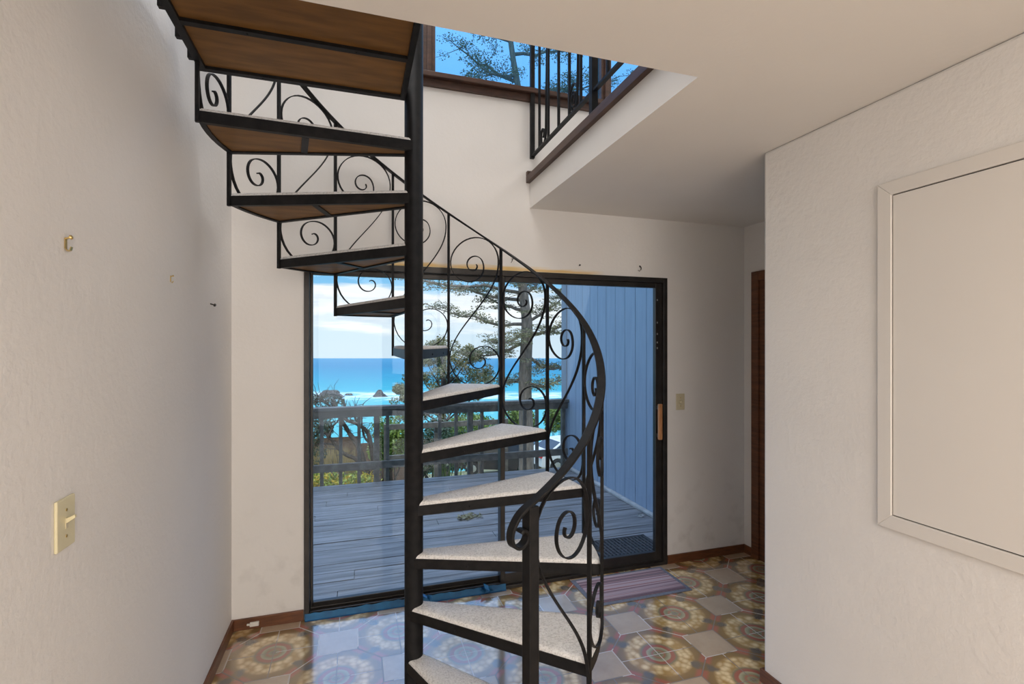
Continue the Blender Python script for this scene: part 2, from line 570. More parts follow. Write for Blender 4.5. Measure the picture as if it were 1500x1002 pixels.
    def build(self, name, mat, parent=None, smooth=False, bevel=0.0, centre=False):
        me = bpy.data.meshes.new(name)
        vs = self.v
        off = Vector((0, 0, 0))
        if centre and parent is None:
            xs, ys, zs = zip(*vs)
            off = Vector(((min(xs) + max(xs)) / 2, (min(ys) + max(ys)) / 2, min(zs)))
            vs = [tuple(Vector(v) - off) for v in vs]
        me.from_pydata(vs, [], self.f)
        me.materials.append(mat)
        if smooth:
            for p in me.polygons:
                p.use_smooth = True
        me.update()
        o = bpy.data.objects.new(name, me)
        COL.objects.link(o)
        o.location = off
        if parent is not None:
            o.parent = parent
            base = Vector(parent.get('_base', (0, 0, 0))) if parent.type == 'EMPTY' else None
            if base is not None:
                o.matrix_parent_inverse = Matrix.Translation(-base)
        if bevel:
            bv = o.modifiers.new('bevel', 'BEVEL')
            bv.width = bevel
            bv.segments = 2
            bv.limit_method = 'ANGLE'
            bv.angle_limit = math.radians(40)
        return o


BASES = []


def thing(name, base, label, cat, group=None):
    o = bpy.data.objects.new(name, None)
    COL.objects.link(o)
    o.empty_display_size = .1
    o.location = base
    o['_base'] = list(base)
    BASES.append(o)
    tag(o, label, cat, group)
    return o


def tag(o, label, cat, group=None, kind=None):
    o['label'] = label
    o['category'] = cat
    if group:
        o['group'] = group
    if kind:
        o['kind'] = kind
    return o


def struct(o, label=None):
    o['kind'] = 'structure'
    if label:
        o['label'] = label
    return o


def sempty(name, base):
    o = bpy.data.objects.new(name, None)
    COL.objects.link(o)
    o.empty_display_size = .1
    o.location = base
    o['_base'] = list(base)
    o['kind'] = 'structure'
    BASES.append(o)
    return o


def ray(px):
    return FW + RT * (px - 750) / F_PX


def at(px, py, t):
    """point of the place seen at distance t along the camera's forward axis"""
    d = ray(px) * t
    return Vector((d.x, d.y, EYE + (505 - py) / F_PX * t))


# ------------------------------------------------------------------ room dimensions
XL, XR, YB = -.637, 1.79, 3.02       # left wall, right wall, back wall
YC = 1.825                            # outer corner of the right wall
XA = 2.78                             # alcove side wall
ZC = 2.43                             # lower ceiling
ZU = 2.628                            # upper floor level
OX, OY = 1.075, 1.372                 # stairwell opening: right edge, near edge
YF = -3.2
ZT = 5.2
XU = 4.0
T = .12

# floor, ceilings
struct(MB().box(XL - T, XU + T, YF - T, YB + T, -.15, 0).build('floor', M['tile']))
cb = MB().box(XL, XU, YF, OY, ZC, ZU)
cb.box(OX, XU, OY, YB, ZC, ZU)
struct(cb.build('ceiling', M['ceil']))
struct(MB().box(-6, XU + T, YF - T, YB + T, ZT, ZT + .25).build('ceiling_upper', M['ceil']))  # runs on unseen past the left wall to shade the deck
struct(MB().box(-6, XU + T, YB + T, YB + .62, ZT + .05, ZT + .25).build('eave_shade', M['ceil']))  # unseen overhang added to keep the sun off the deck
struct(MB().box(-6, XL - T, YB + .02, YB + T, -.1, ZT).build('wall_exterior_shade', M['siding']))  # unseen stretch of house wall added at left for its shadow

# walls
struct(MB().box(XL - T, XL, YF, YB + T, 0, ZT).build('wall_left', M['wall']))
DX0, DX1, DZ = -.2735, 2.103, 2.02    # sliding door opening
WZ0, WZ1 = 3.19, 4.85                 # upper windows
wb = MB()
wb.box(XL, DX0, YB, YB + T, 0, DZ).box(DX1, XU + T, YB, YB + T, 0, DZ)
wb.box(XL, XU + T, YB, YB + T, DZ, WZ0 - .07)
wb.box(XL, XU + T, YB, YB + T, WZ1, ZT)
wb.box(XU - .3, XU + T, YB, YB + T, WZ0 - .07, WZ1)
struct(wb.build('wall_back', M['wall_back']))
struct(MB().box(XR, XA, YF, YC, 0, ZC).build('wall_right', M['wall'], bevel=.012))
struct(MB().box(XA, XA + T, YF, YB, 0, ZC).build('wall_alcove_right', M['wall']))
struct(MB().box(XL - T, XU + T, YF - T, YF, 0, ZT).build('wall_front', M['wall']))
struct(MB().box(XU, XU + T, YF, YB, ZU, ZT).build('wall_upper_right', M['wall']))

# white fascia of the opening is the ceiling slab edge; brown trim caps it
tr = MB().box(OX - .026, OX + .06, OY - .05, YB, ZU - .038, ZU + .006)
tr.box(OX - .026, OX + .03, YB - .03, YB, ZU + .006, ZU + .034)
struct(tr.build('trim_1', M['wood_dark'], bevel=.003))

# baseboards
BH = .06
struct(MB().box(XL, XL + .012, YF, YB, 0, BH).build('baseboard_left', M['wood_base'], bevel=.002))
struct(MB().box(XL + .012, DX0 - .002, YB - .012, YB, 0, BH).build('baseboard_back', M['wood_base'], bevel=.002))
struct(MB().box(DX1 + .004, XA - .012, YB - .012, YB, 0, BH).build('baseboard_back_right', M['wood_base'], bevel=.002))
struct(MB().box(XA - .012, XA, 2.93, YB, 0, BH).build('baseboard_alcove', M['wood_base'], bevel=.002))
bb = MB().box(XR - .012, XR, YF, YC + .012, 0, BH)
bb.box(XR, XA, YC, YC + .012, 0, BH)
struct(bb.build('baseboard_right', M['wood_base'], bevel=.002))

# wooden door and casing on the alcove side wall
d2 = sempty('door_2', (XA, 2.5, 0))
cs = MB().box(XA - .022, XA, 2.862, 2.93, 0, 2.08).box(XA - .022, XA, 2.0, 2.862, 2.012, 2.08).box(XA - .022, XA, 1.95, 2.0, 0, 2.08)
cs.build('door_casing', M['wood_brown'], d2, bevel=.003)
MB().box(XA - .010, XA, 2.0, 2.862, 0.005, 2.012).build('door_leaf', M['wood_brown'], d2)
MB().lathe((XA - .010, 2.07, .95), (-1, 0, 0), [(.026, 0), (.026, .006), (.010, .008), (.010, .035), (.026, .045), (.028, .06), (.016, .07)], 16).build('door_knob', M['brass'], d2, True)

# ------------------------------------------------------------------ sliding glass door
dr = sempty('door_1', ((DX0 + DX1) / 2, YB, 0))
fr = MB()
fr.box(DX0, DX0 + .028, YB - .012, YB + .11, 0, DZ)
fr.box(DX1 - .030, DX1, YB - .012, YB + .11, 0, DZ)
fr.box(DX0 + .028, DX1 - .030, YB - .012, YB + .11, DZ - .035, DZ)
fr.box(DX0 + .028, DX1 - .030, YB - .012, YB + .11, 0, .022)
fr.box(DX0 + .028, DX1 - .030, YB + .010, YB + .018, .022, .034)
fr.box(DX0 + .028, DX1 - .030, YB + .058, YB + .066, .022, .034)
fr.build('door_frame', M['bronze'], dr, bevel=.002)
MX = .905


def sash(x0, x1, y0, y1, z0, z1, wl, wr, wt, wbm):
    return MB().box(x0, x0 + wl, y0, y1, z0, z1).box(x1 - wr, x1, y0, y1, z0, z1).box(x0 + wl, x1 - wr, y0, y1, z1 - wt, z1).box(x0 + wl, x1 - wr, y0, y1, z0, z0 + wbm)


fx = sash(DX0 + .028, MX + .022, YB + .058, YB + .088, .034, DZ - .035, .014, .040, .030, .028).build('fixed_sash', M['bronze'], dr, bevel=.002)
MB().box(DX0 + .040, MX - .016, YB + .070, YB + .076, .060, DZ - .063).build('glass_pane', M['glass'], fx)
sl = sash(MX - .022, DX1 - .030, YB + .012, YB + .046, .034, DZ - .035, .030, .052, .034, .055).build('sliding_sash', M['bronze'], dr, bevel=.002)
MB().box(MX + .006, DX1 - .080, YB + .026, YB + .032, .086, DZ - .066).build('glass_pane', M['glass'], sl)
hx = DX1 - .066
hd = MB().box(hx - .016, hx + .014, YB - .030, YB - .012, .885, 1.135)
ho = hd.build('pull_handle', M['wood_handle'], sl, bevel=.004)
ho['label'] = 'wooden pull handle'
MB().box(hx - .010, hx + .008, YB - .012, YB + .013, .90, .925).box(hx - .010, hx + .008, YB - .012, YB + .013, 1.095, 1.12).build('handle_bracket', M['bronze'], sl)
MB().box(hx + .008, hx + .024, YB + .000, YB + .013, .93, 1.05).build('latch_plate', M['steel'], sl)
for zc_ in (1.52, 1.56, 1.62, 1.70, 1.86):
    MB().box(hx - .006, hx + .001, YB + .0095, YB + .012, zc_, zc_ + .012).build('old_screw', M['alloy'], sl)

# blue painter's tape along the fixed panel's track
tp = MB()
n_ = 46
top, bot = [], []
for i in range(n_ + 1):
    x = DX0 + .005 + (MX - DX0) * i / n_
    top.append((x, YB - .0135, .038 + random.uniform(-.004, .005)))
    bot.append((x, YB - .0195, .001))
bi = len(tp.v)
tp.v += top + bot + [(x, YB - .031, .0012) for x, _, _ in top] + [(x, YB - .0125, z) for x, _, z in top]
for i in range(n_):
    a, b, c = bi + i, bi + n_ + 1 + i, bi + 2 * (n_ + 1) + i
    tp.f += [[a, a + 1, b + 1, b], [b, b + 1, c + 1, c]]
for (x, z) in ((.40, .030), (.78, .034)):
    tp.leaves((x, YB - .03, z), (.035, .014, .022), 9, .028)
to = tp.build('masking_tape', M['bluetape'], centre=True)
tag(to, 'crumpled blue masking tape stuck along the fixed glass panel\'s track', 'tape')

# ------------------------------------------------------------------ upper windows
w1 = sempty('window_1', (1.7, YB, WZ0))
sill = MB().box(XL, XU - .3, YB - .045, YB + .02, WZ0 - .030, WZ0).box(XL, XU - .3, YB - .018, YB + .02, WZ0 - .078, WZ0 - .030)
sill.build('window_sill', M['wood_dark'], w1, bevel=.004)
mf = MB()
MXS = [XL + .02, .432, 1.64, 2.75, XU - .32]
for x in MXS:
    mf.box(x - .038, x + .038, YB + .022, YB + .10, WZ0, WZ1)
    mf.box(x - .014, x + .014, YB + .008, YB + .022, WZ0, WZ1)
mf.box(XL, XU - .3, YB + .022, YB + .10, WZ1 - .05, WZ1).box(XL, XU - .3, YB + .022, YB + .10, WZ0, WZ0 + .022)
mf.build('window_frame', M['wood_dark'], w1, bevel=.003)
for a, b in zip(MXS[:-1], MXS[1:]):
    MB().box(a + .036, b - .036, YB + .055, YB + .061, WZ0 + .02, WZ1 - .05).build('glass_pane', M['glassup'], w1)

# ------------------------------------------------------------------ spiral staircase
PX, PY, R = .2415, 2.165, .795
RISE, A0, DA = .2213, -70.5, 23.25
st = thing('spiral_staircase', (PX, PY, 0), 'black iron spiral staircase with carpeted treads and scrollwork railing around a centre pole', 'staircase')


def cyl(r, adeg, z):
    a = math.radians(adeg)
    return Vector((PX + r * math.cos(a), PY + r * math.sin(a), z))


def rad(adeg):
    a = math.radians(adeg)
    return Vector((math.cos(a), math.sin(a), 0))


def tan(adeg):
    a = math.radians(adeg)
    return Vector((-math.sin(a), math.cos(a), 0))


MB().lathe((PX, PY, 0), (0, 0, 1), [(.085, 0), (.085, .008), (.0395, .008), (.0395, 3.62), (.030, 3.66), (.0, 3.67)], 40).build('centre_pole', M['iron'], st, True)
bpy.context.view_layer.update()


def tread_poly(a_f, a_r, inset, r_out, rin=.0):
    """wedge from the pole to the outer arc, front edge tangent to the pole"""
    pf = cyl(.038 - inset, a_f - 90, 0) + rad(a_f) * rin
    pr = cyl(.038 - inset, a_r + 90, 0) + rad(a_r) * rin
    ins_a = math.degrees(inset / r_out)
    pts = [(pf.x, pf.y)]
    for k in range(7):
        a = a_f + ins_a + (a_r - a_f - 2 * ins_a) * k / 6
        q = cyl(r_out, a, 0)
        pts.append((q.x, q.y))
    pts.append((pr.x, pr.y))
    return pts


def inset_poly(poly, d):
    c = Vector((sum(p[0] for p in poly) / len(poly), sum(p[1] for p in poly) / len(poly)))
    out = []
    n = len(poly)
    for i in range(n):
        p0, p1, p2 = Vector(poly[i - 1]), Vector(poly[i]), Vector(poly[(i + 1) % n])
        e1, e2 = (p1 - p0).normalized(), (p2 - p1).normalized()
        n1, n2 = Vector((-e1.y, e1.x)), Vector((-e2.y, e2.x))
        bis = (n1 + n2)
        bis = bis / max(.5, bis.length_squared) * 2 if bis.length > 1e-6 else n1
        k = d / max(.35, bis.normalized().dot(n1)) if bis.length > 1e-6 else d
        q = p1 + bis.normalized() * min(k, d * 2.2)
        out.append((q.x, q.y))
    return out


def carpet(poly, z0, z1):
    """carpet pad with a rolled edge"""
    mb = MB()
    rings = [(0.0, z0), (0.001, z1 - .010), (.005, z1 - .004), (.012, z1 - .001), (.022, z1)]
    n = len(poly)
    for d, z in rings:
        pp = inset_poly(poly, d) if d else poly
        mb.v += [(x, y, z) for x, y in pp]
    for r_ in range(len(rings) - 1):
        for i in range(n):
            j = (i + 1) % n
            mb.f.append([r_ * n + i, r_ * n + j, (r_ + 1) * n + j, (r_ + 1) * n + i])
    mb.f.append([(len(rings) - 1) * n + i for i in range(n)])
    mb.f.append([i for i in reversed(range(n))])
    return mb


def frame_ring(poly, z0, z1, th):
    mb = MB()
    inn = inset_poly(poly, th)
    n = len(poly)
    mb.v += [(x, y, z0) for x, y in poly] + [(x, y, z1) for x, y in poly] + [(x, y, z0) for x, y in inn] + [(x, y, z1) for x, y in inn]
    for i in range(n):
        j = (i + 1) % n
        mb.f += [[i, j, n + j, n + i], [2 * n + j, 2 * n + i, 3 * n + i, 3 * n + j], [n + i, n + j, 3 * n + j, 3 * n + i], [j, i, 2 * n + i, 2 * n + j]]
    return mb


NT = 11
for n in range(1, NT + 1):
    af, ar = A0 + DA * (n - 1), A0 + DA * n
    zt = RISE * n
    poly = tread_poly(af, ar, 0, R)
    fm = frame_ring(poly, zt - .062, zt - .020, .020)
    # cross bar about half way out, a bolt on the front bar
    am = (af + ar) / 2
    p1, p2 = cyl(.47, af + 1, zt - .057), cyl(.43, ar - 1, zt - .057)
    fm.sweep([p1, p2], Vector((0, 0, 1)), .008, .026)
    for r_ in (.24, .58):
        b_ = cyl(r_, af, zt - .045) - tan(af) * (.038 * (1 - r_ / R) + .001)
        fm.lathe(b_, -tan(af), [(.0045, 0), (.0045, .002), (.002, .0035)], 8)
    to_ = fm.build('tread', M['iron'], st)
    MB().prism(inset_poly(poly, .012), zt - .055, zt - .020).build('tread_board', M['ply'], to_)
    carpet(inset_poly(poly, .003), zt - .0198, zt - .004).build('tread_carpet', M['carpet'], to_)

# landing
LX0, LX1, LY0, LY1 = -.565, .205, OY + .006, 2.165
LZ = 2.594
lf = MB()
lf.box(LX0, LX0 + .026, LY0, LY1, LZ, LZ + .040).box(LX1 - .022, LX1, LY0, LY1, LZ, LZ + .040)
lf.box(LX0 + .026, LX1 - .022, LY1 - .026, LY1, LZ, LZ + .040).box(LX0 + .026, LX1 - .022, LY0, LY0 + .026, LZ, LZ + .040)
for yy in (1.858, 1.615):
    lf.box(LX0 + .026, LX1 - .022, yy - .013, yy + .013, LZ, LZ + .026)
for yy in (1.858, 1.615, LY1 - .013):
    for xx in (LX0 + .22, LX1 - .2):
        lf.lathe((xx, yy, LZ), (0, 0, -1), [(.004, 0), (.004, .002), (.002, .003)], 8)
for yy in (1.80, 1.96, 2.09, 1.56):
    lf.box(LX0 - .018, LX0, yy - .010, yy + .010, LZ + .004, LZ + .055)
lo = lf.build('landing', M['iron'], st, bevel=.001)
MB().box(LX0 + .02, LX1 - .016, LY0 + .02, LY1 - .02, LZ + .012, LZ + .040).build('landing_board', M['ply'], lo)
MB().box(LX0 + .004, LX1 - .002, LY0 + .002, LY1 - .004, LZ + .0402, LZ + .062).build('landing_carpet', M['carpet'], lo, bevel=.008)


def rail_z(nf):
    """underside-centre height of the handrail at (fractional) post number"""
    base_ = nf * RISE + .776
    if nf >= 3:
        return base_
    if nf >= 1:
        k = 3 - nf
        return base_ + .004 * k + .016 * k * k
    k = 1 - nf
    return rail_z(1) - .14 * k


# posts
nz_ = rail_z(1)
nw = cyl(R, A0, 0)
mbn = MB().obox((nw.x, nw.y, (nz_ - .006) / 2), rad(A0), tan(A0), (0, 0, 1), .019, .019, (nz_ - .006) / 2)
mbn.obox((nw.x, nw.y, .004), rad(A0), tan(A0), (0, 0, 1), .045, .045, .004)
mbn.build('newel_post', M['iron'], st, bevel=.003)
for n in range(2, NT + 2):
    a = A0 + DA * (n - 1)
    z0, z1 = RISE * (n - 1) - .064, rail_z(n) - .004
    c = cyl(R + .004, a, (z0 + z1) / 2)
    MB().obox(c, rad(a), tan(a), (0, 0, 1), .0068, .0068, (z1 - z0) / 2).build('baluster', M['iron'], st)

# handrail with curled end
pts, wds = [], []
for k in range(0, int((11.6 - 1) * 10) + 1):
    nf = 11.6 - k / 10
    a = A0 + DA * (nf - 1)
    pts.append(cyl(R, a, rail_z(nf)))
    wds.append(rad(a))
z1_ = rail_z(1)
curl = [(-.03, -.016), (-.052, -.036), (-.069, -.064), (-.074, -.088), (-.068, -.110), (-.052, -.121), (-.034, -.119), (-.020, -.106), (-.016, -.090), (-.024, -.076), (-.036, -.074), (-.042, -.080)]


def catmull(P, sub=5):
    out = []
    P = [Vector(p) for p in P]
    for i in range(len(P) - 1):
        p0, p1, p2, p3 = P[max(i - 1, 0)], P[i], P[i + 1], P[min(i + 2, len(P) - 1)]
        for k in range(sub):
            t = k / sub
            out.append(.5 * ((2 * p1) + (p2 - p0) * t + (2 * p0 - 5 * p1 + 4 * p2 - p3) * t * t + (3 * p1 - p0 - 3 * p2 + p3) * t ** 3))
    out.append(P[-1])
    return out


cp = [cyl(R, A0 + math.degrees(s / R), z1_ + dz) for s, dz in curl]
allp = pts + catmull([pts[-1]] + cp, 5)[1:]
wall_ = wds + [rad(A0)] * (len(allp) - len(pts))
MB().sweep(allp, wall_, .034, .010, .003).build('handrail', M['iron'], st)


def keyed(keys, step=9):
    """interpolate (angle, radius) keys smoothly"""
    P = [Vector((a, r)) for a, r in keys]
    return [(v.x, v.y) for v in catmull(P, max(2, int((keys[1][0] - keys[0][0]) / step)))]


UPK = [(0, .150), (45, .156), (90, .158), (135, .152), (180, .144), (225, .121), (270, .096), (315, .071), (360, .054), (405, .050), (450, .049), (495, .048), (540, .046), (585, .041), (630, .033), (675, .022), (720, .010)]
LOK = [(180, .185), (225, .170), (270, .146), (315, .136), (360, .124), (405, .100), (450, .078), (495, .069), (540, .063), (585, .056), (630, .047), (675, .039), (720, .031), (765, .021), (810, .010)]
UC, LC = Vector((-.004, .692)), Vector((.030, .132))


def s_curve():
    up = [UC + Vector((math.cos(math.radians(a)), math.sin(math.radians(a)))) * r for a, r in keyed(UPK)]
    lo_ = [LC + Vector((math.cos(math.radians(a)), math.sin(math.radians(a)))) * r for a, r in keyed(LOK)]
    up.reverse()
    p0, p3 = up[-1], lo_[0]
    p1, p2 = p0 + Vector((0, -.20)), p3 + Vector((0, .20))
    mid = []
    for k in range(1, 24):
        t = k / 24
        mid.append(p0 * (1 - t) ** 3 + p1 * 3 * t * (1 - t) ** 2 + p2 * 3 * t * t * (1 - t) + p3 * t ** 3)
    return up + mid + lo_


SC = s_curve()
for n in range(1, NT + 1):
    am = A0 + DA * (n - .5)
    dz = 0.0
    if n == 1:
        dz = .045
    if n == 2:
        dz = .012
    P, D = [], []
    for p in SC:
        a = am - math.degrees(p.x / R)
        P.append(cyl(R + .003, a, RISE * n + p.y + dz * min(1, max(0, p.y / .7))))
        D.append(rad(a))
    MB().sweep(P, D, .0125, .005).build('scroll', M['iron'], st)

# ------------------------------------------------------------------ upstairs guard railing along the opening
gr = thing('guard_railing', (OX + .02, 2.2, ZU), 'black iron guard railing with scrolls along the upper floor edge above the opening', 'railing')
GX = OX + .010
MB().box(GX - .011, GX + .011, OY + .02, 3.03 - .02, 2.752, 2.764).build('bottom_rail', M['iron'], gr)
MB().box(GX - .018, GX + .018, OY + .02, 3.03 - .02, 3.60, 3.612).build('top_rail', M['iron'], gr)
MB().box(GX - .013, GX + .013, 2.985, 3.011, 2.745, 3.60).build('post', M['iron'], gr)
MB().box(GX - .016, GX + .016, 2.125, 2.157, ZU + .012, 3.60).build('post', M['iron'], gr)
gy = [2.868, 2.72, 2.565, 2.42, 2.28, 2.0, 1.86, 1.72, 1.58, 1.45]
for y in gy:
    MB().box(GX - .0065, GX + .0065, y - .0065, y + .0065, 2.764, 3.60).build('baluster', M['iron'], gr)


def small_s(y0, y1):
    """diagonal scroll between two balusters: curl at the bottom near y0, curl at the top near y1"""
    out = []
    w = abs(y1 - y0)
    rr = w * .30
    sgn = 1 if y1 > y0 else -1
    pts_ = []
    for k in range(0, 22):
        a = math.radians(250 - k * 20)
        r_ = rr * (.25 + .75 * k / 21)
        pts_.append((y0 + sgn * (w * .42 + r_ * math.cos(a) * -1), 2.764 + rr * 1.25 + r_ * 1.6 * math.sin(a)))
    last = pts_[-1]
    for k in range(1, 13):
        t = k / 12
        yy = last[0] * (1 - t) + (y1 - sgn * .012) * t
        pts_.append((yy, last[1] + (3.59 - last[1]) * t))
    return pts_


for y0, y1 in ((2.72, 2.868), (2.28, 2.42), (1.72, 1.86)):
    P = [Vector((GX, y, z)) for y, z in small_s(y1, y0)]
    MB().sweep(P, Vector((1, 0, 0)), .0125, .005).build('scroll', M['iron'], gr)
P = []
for k in range(0, 40):
    a = math.radians(k * 15)
    r_ = .055 * (1 - k / 48)
    P.append(Vector((GX, 2.36 + r_ * math.cos(a), 2.835 + r_ * 1.5 * math.sin(a))))
MB().sweep(P, Vector((1, 0, 0)), .0125, .005).build('scroll', M['iron'], gr)

# ------------------------------------------------------------------ wall fittings
sw = thing('light_switch', (XL, 1.392, 1.142), 'ivory toggle light switch plate on the left wall', 'light switch')
MB().box(XL, XL + .007, 1.354, 1.430, 1.084, 1.200).build('switch_plate', M['ivory'], sw, bevel=.003)
MB().box(XL + .007, XL + .0085, 1.387, 1.397, 1.130, 1.154).build('toggle_slot', M['beige'], sw)
MB().extr([(XL + .006, 1.388, 1.140), (XL + .006, 1.388, 1.152), (XL + .024, 1.388, 1.160), (XL + .025, 1.388, 1.153)], (0, .008, 0)).build('toggle', M['ivory'], sw, bevel=.001)
for z in (1.112, 1.172):
    MB().lathe((XL + .007, 1.392, z), (1, 0, 0), [(.0035, 0), (.0035, .001), (.002, .0016)], 10).build('screw', M['brass'], sw)
sw2 = thing('light_switch', (2.215, YB, 1.14), 'almond dimmer plate with round knob beside the sliding door', 'light switch')
MB().box(2.180, 2.250, YB - .007, YB, 1.085, 1.200).build('switch_plate', M['beige'], sw2, bevel=.003)
MB().lathe((2.215, YB - .007, 1.142), (0, -1, 0), [(.013, 0), (.012, .012), (.009, .014)], 16).build('knob', M['beige'], sw2, True)
for z in (1.112, 1.172):
    MB().lathe((2.215, YB - .007, z), (0, -1, 0), [(.0035, 0), (.0035, .001), (.002, .0016)], 10).build('screw', M['brass'], sw2)

# picture hooks and nails
hk = thing('picture_hook', (XL, 1.40, 1.782), 'brass picture hook high on the left wall above the light switch', 'hook')
MB().sweep([(XL + .002, 1.40, 1.795), (XL + .002, 1.40, 1.772), (XL + .006, 1.40, 1.766), (XL + .011, 1.40, 1.768), (XL + .013, 1.40, 1.776)], Vector((0, 1, 0)), .009, .0015).build('hook_strip', M['brass'], hk)
MB().lathe((XL, 1.40, 1.794), (1, 0, .35), [(.0022, 0), (.0022, .010), (.0055, .011), (.005, .0145), (.002, .016)], 10).build('nail', M['brass'], hk)
h2 = MB().sweep([(XL + .001, 2.086, 1.800), (XL + .001, 2.086, 1.778), (XL + .006, 2.086, 1.774), (XL + .009, 2.086, 1.781)], Vector((0, 1, 0)), .008, .0015)
h2.lathe((XL, 2.086, 1.797), (1, 0, .3), [(.002, 0), (.002, .008), (.004, .009), (.002, .011)], 8)
tag(h2.build('picture_hook', M['brass'], centre=True), 'small brass hook in the middle of the left wall', 'hook')
h3 = MB().lathe((XL, 2.605, 1.739), (1, -.3, -.3), [(.003, 0), (.003, .018), (.008, .020), (.006, .025)], 8)
tag(h3.build('wall_nail', M['steel'], centre=True), 'dark bent nail in the left wall nearest the corner', 'nail')
h4 = MB().tube([(1.887, YB + .002, 2.094), (1.887, YB - .012, 2.090), (1.884, YB - .022, 2.078), (1.880, YB - .024, 2.066), (1.873, YB - .020, 2.058), (1.866, YB - .016, 2.064)], .0032, 6)
h4.lathe((1.887, YB, 2.094), (0, -1, 0), [(.007, 0), (.006, .003)], 10)
tag(h4.build('curtain_hook', M['steel'], centre=True), 'dark curved hook above the sliding door\'s right half', 'hook')
h5 = MB().tube([(.955, YB + .002, 2.100), (.955, YB - .014, 2.094), (.950, YB - .020, 2.082), (.944, YB - .018, 2.070)], .0030, 6)
h5.tube([(.955, YB - .010, 2.094), (.970, YB - .014, 2.100)], .0028, 6)
tag(h5.build('curtain_hook', M['steel'], centre=True), 'dark bent hook above the sliding door\'s meeting rails', 'hook')
h6 = MB().lathe((1.425, YB, 2.078), (0, -1, .1), [(.003, 0), (.003, .012), (.006, .013), (.003, .016)], 8)
tag(h6.build('wall_nail', M['steel'], centre=True), 'small dark nail head above the door, left of the curved hook', 'nail')
jk = MB().box(-.545, -.500, YB - .026, YB - .012, .018, .040).tube([(-.560, YB - .016, .028), (-.545, YB - .018, .028)], .006, 8)
tag(jk.build('cable_jack', M['whiteplastic'], bevel=.003, centre=True), 'small white cable jack on the brown baseboard in the left corner', 'cable jack')

# access panel on the right wall
ap = thing('access_panel', (XR, .8, .907), 'large flat off-white panel in a mitred painted frame on the right wall', 'panel')
y0, y1, z0, z1, tw = .28, 1.297, .907, 2.120, .048
af_ = MB()
for poly in (
    [(XR, y0, z0), (XR, y1, z0), (XR, y1 - tw, z0 + tw), (XR, y0 + tw, z0 + tw)],
    [(XR, y0, z1), (XR, y0 + tw, z1 - tw), (XR, y1 - tw, z1 - tw), (XR, y1, z1)],
    [(XR, y1, z0), (XR, y1, z1), (XR, y1 - tw, z1 - tw), (XR, y1 - tw, z0 + tw)],
    [(XR, y0, z0), (XR, y0 + tw, z0 + tw), (XR, y0 + tw, z1 - tw), (XR, y0, z1)],
):
    af_.extr(poly, (-.012, 0, 0))
af_.build('frame', M['trimpaint'], ap, bevel=.002)
MB().box(XR - .007, XR, y0 + tw + .004, y1 - tw - .004, z0 + tw + .004, z1 - tw - .004).build('panel', M['panelpaint'], ap)
MB().box(XR - .002, XR, y0 + tw, y1 - tw, z0 + tw, z1 - tw).build('gap', M['steel'], ap)

# door mats
dm = thing('doormat', (1.68, 2.81, 0), 'striped plum and grey doormat on the tiles inside the sliding door', 'doormat')
MB().box(1.345, 2.030, 2.64, 2.985, 0, .006).build('mat_border', M['matborder'], dm, bevel=.003)
MB().box(1.372, 2.003, 2.667, 2.958, .0062, .009).build('striped_pile', M['mat'], dm)

# ------------------------------------------------------------------ deck
ZD = -.05
DY0, DY1 = YB + T, 6.0
dk = MB()
yy = DY0
while yy < DY1 - .01:
    y2 = min(yy + .134, DY1)
    xc = random.uniform(-1.5, 1.2)
    dz_ = random.uniform(-.003, .003)
    dk.box(-3.2, xc - .002, yy, y2, ZD - .04 + dz_, ZD + dz_)
    dk.box(xc + .002, 2.68, yy, y2, ZD - .04 + dz_, ZD + random.uniform(-.003, .003))
    yy += .1405
dk.box(-3.2, 2.68, DY0, DY1, ZD - .09, ZD - .06)
struct(dk.build('deck', M['deck']))

# blue-grey siding wing
SX = 2.66
sd = MB()
yy = DY0
while yy < 6.05:
    sd.box(SX, SX + .02, yy + .004, min(yy + .197, 6.1), ZD + .02, 3.0)
    yy += .2
so = sd.build('wall_siding', M['siding'])
struct(so)
MB().box(SX + .012, SX + 1.2, DY0, 6.12, ZD - .6, 3.02).build('siding_backing', M['sidingdark'], so)
MB().box(SX - .018, SX + .012, 6.0, 6.13, ZD + .02, 3.02).box(SX - .018, SX + 1.2, 6.13, 6.15, ZD - .6, 3.02).build('corner_board', M['sidetrim'], so)
MB().box(SX - .05, SX, DY0, 6.0, ZD, ZD + .03).build('flashing_strip', M['concrete'], so, bevel=.008)

om = MB()
for i in range(22):
    x = 1.60 + i * .032
    om.box(x, x + .018, 3.20, 3.62, ZD + .003, ZD + .014)
for j in range(9):
    y = 3.20 + j * .05
    om.box(1.60, 2.29, y, y + .012, ZD + .002, ZD + .011)
om.box(1.59, 1.61, 3.19, 3.63, ZD + .003, ZD + .015).box(2.28, 2.30, 3.19, 3.63, ZD + .003, ZD + .015)
om.box(1.59, 2.30, 3.19, 3.21, ZD + .003, ZD + .015).box(1.59, 2.30, 3.61, 3.63, ZD + .003, ZD + .015)
tag(om.build('doormat', M['outmat'], centre=True), 'black open-weave rubber doormat on the deck outside', 'doormat')
cl = MB()
c_ = at(686, 758, 1.60 * F_PX / 253)
for k in range(70):
    cl.leaves((c_.x + random.gauss(0, .07), c_.y + random.gauss(0, .03), ZD + .008), (.02, .02, .005), 1, .03, .15)
tag(cl.build('grass_clump', M['drygrass2'], centre=True), 'clump of dried clippings lying on the deck boards', 'debris')
c_ = at(938, 757, 1.60 * F_PX / 252)
cl = MB().leaves((c_.x, c_.y, ZD + .008), (.03, .02, .005), 8, .03, .15)
tag(cl.build('fallen_leaf', M['concrete'], centre=True), 'pale fallen leaf on the deck near the siding', 'leaf')

# deck railing
rl = thing('deck_railing', (-.2, 6.0, ZD), 'weathered grey wooden deck railing facing the sea', 'railing')
RY = 6.0


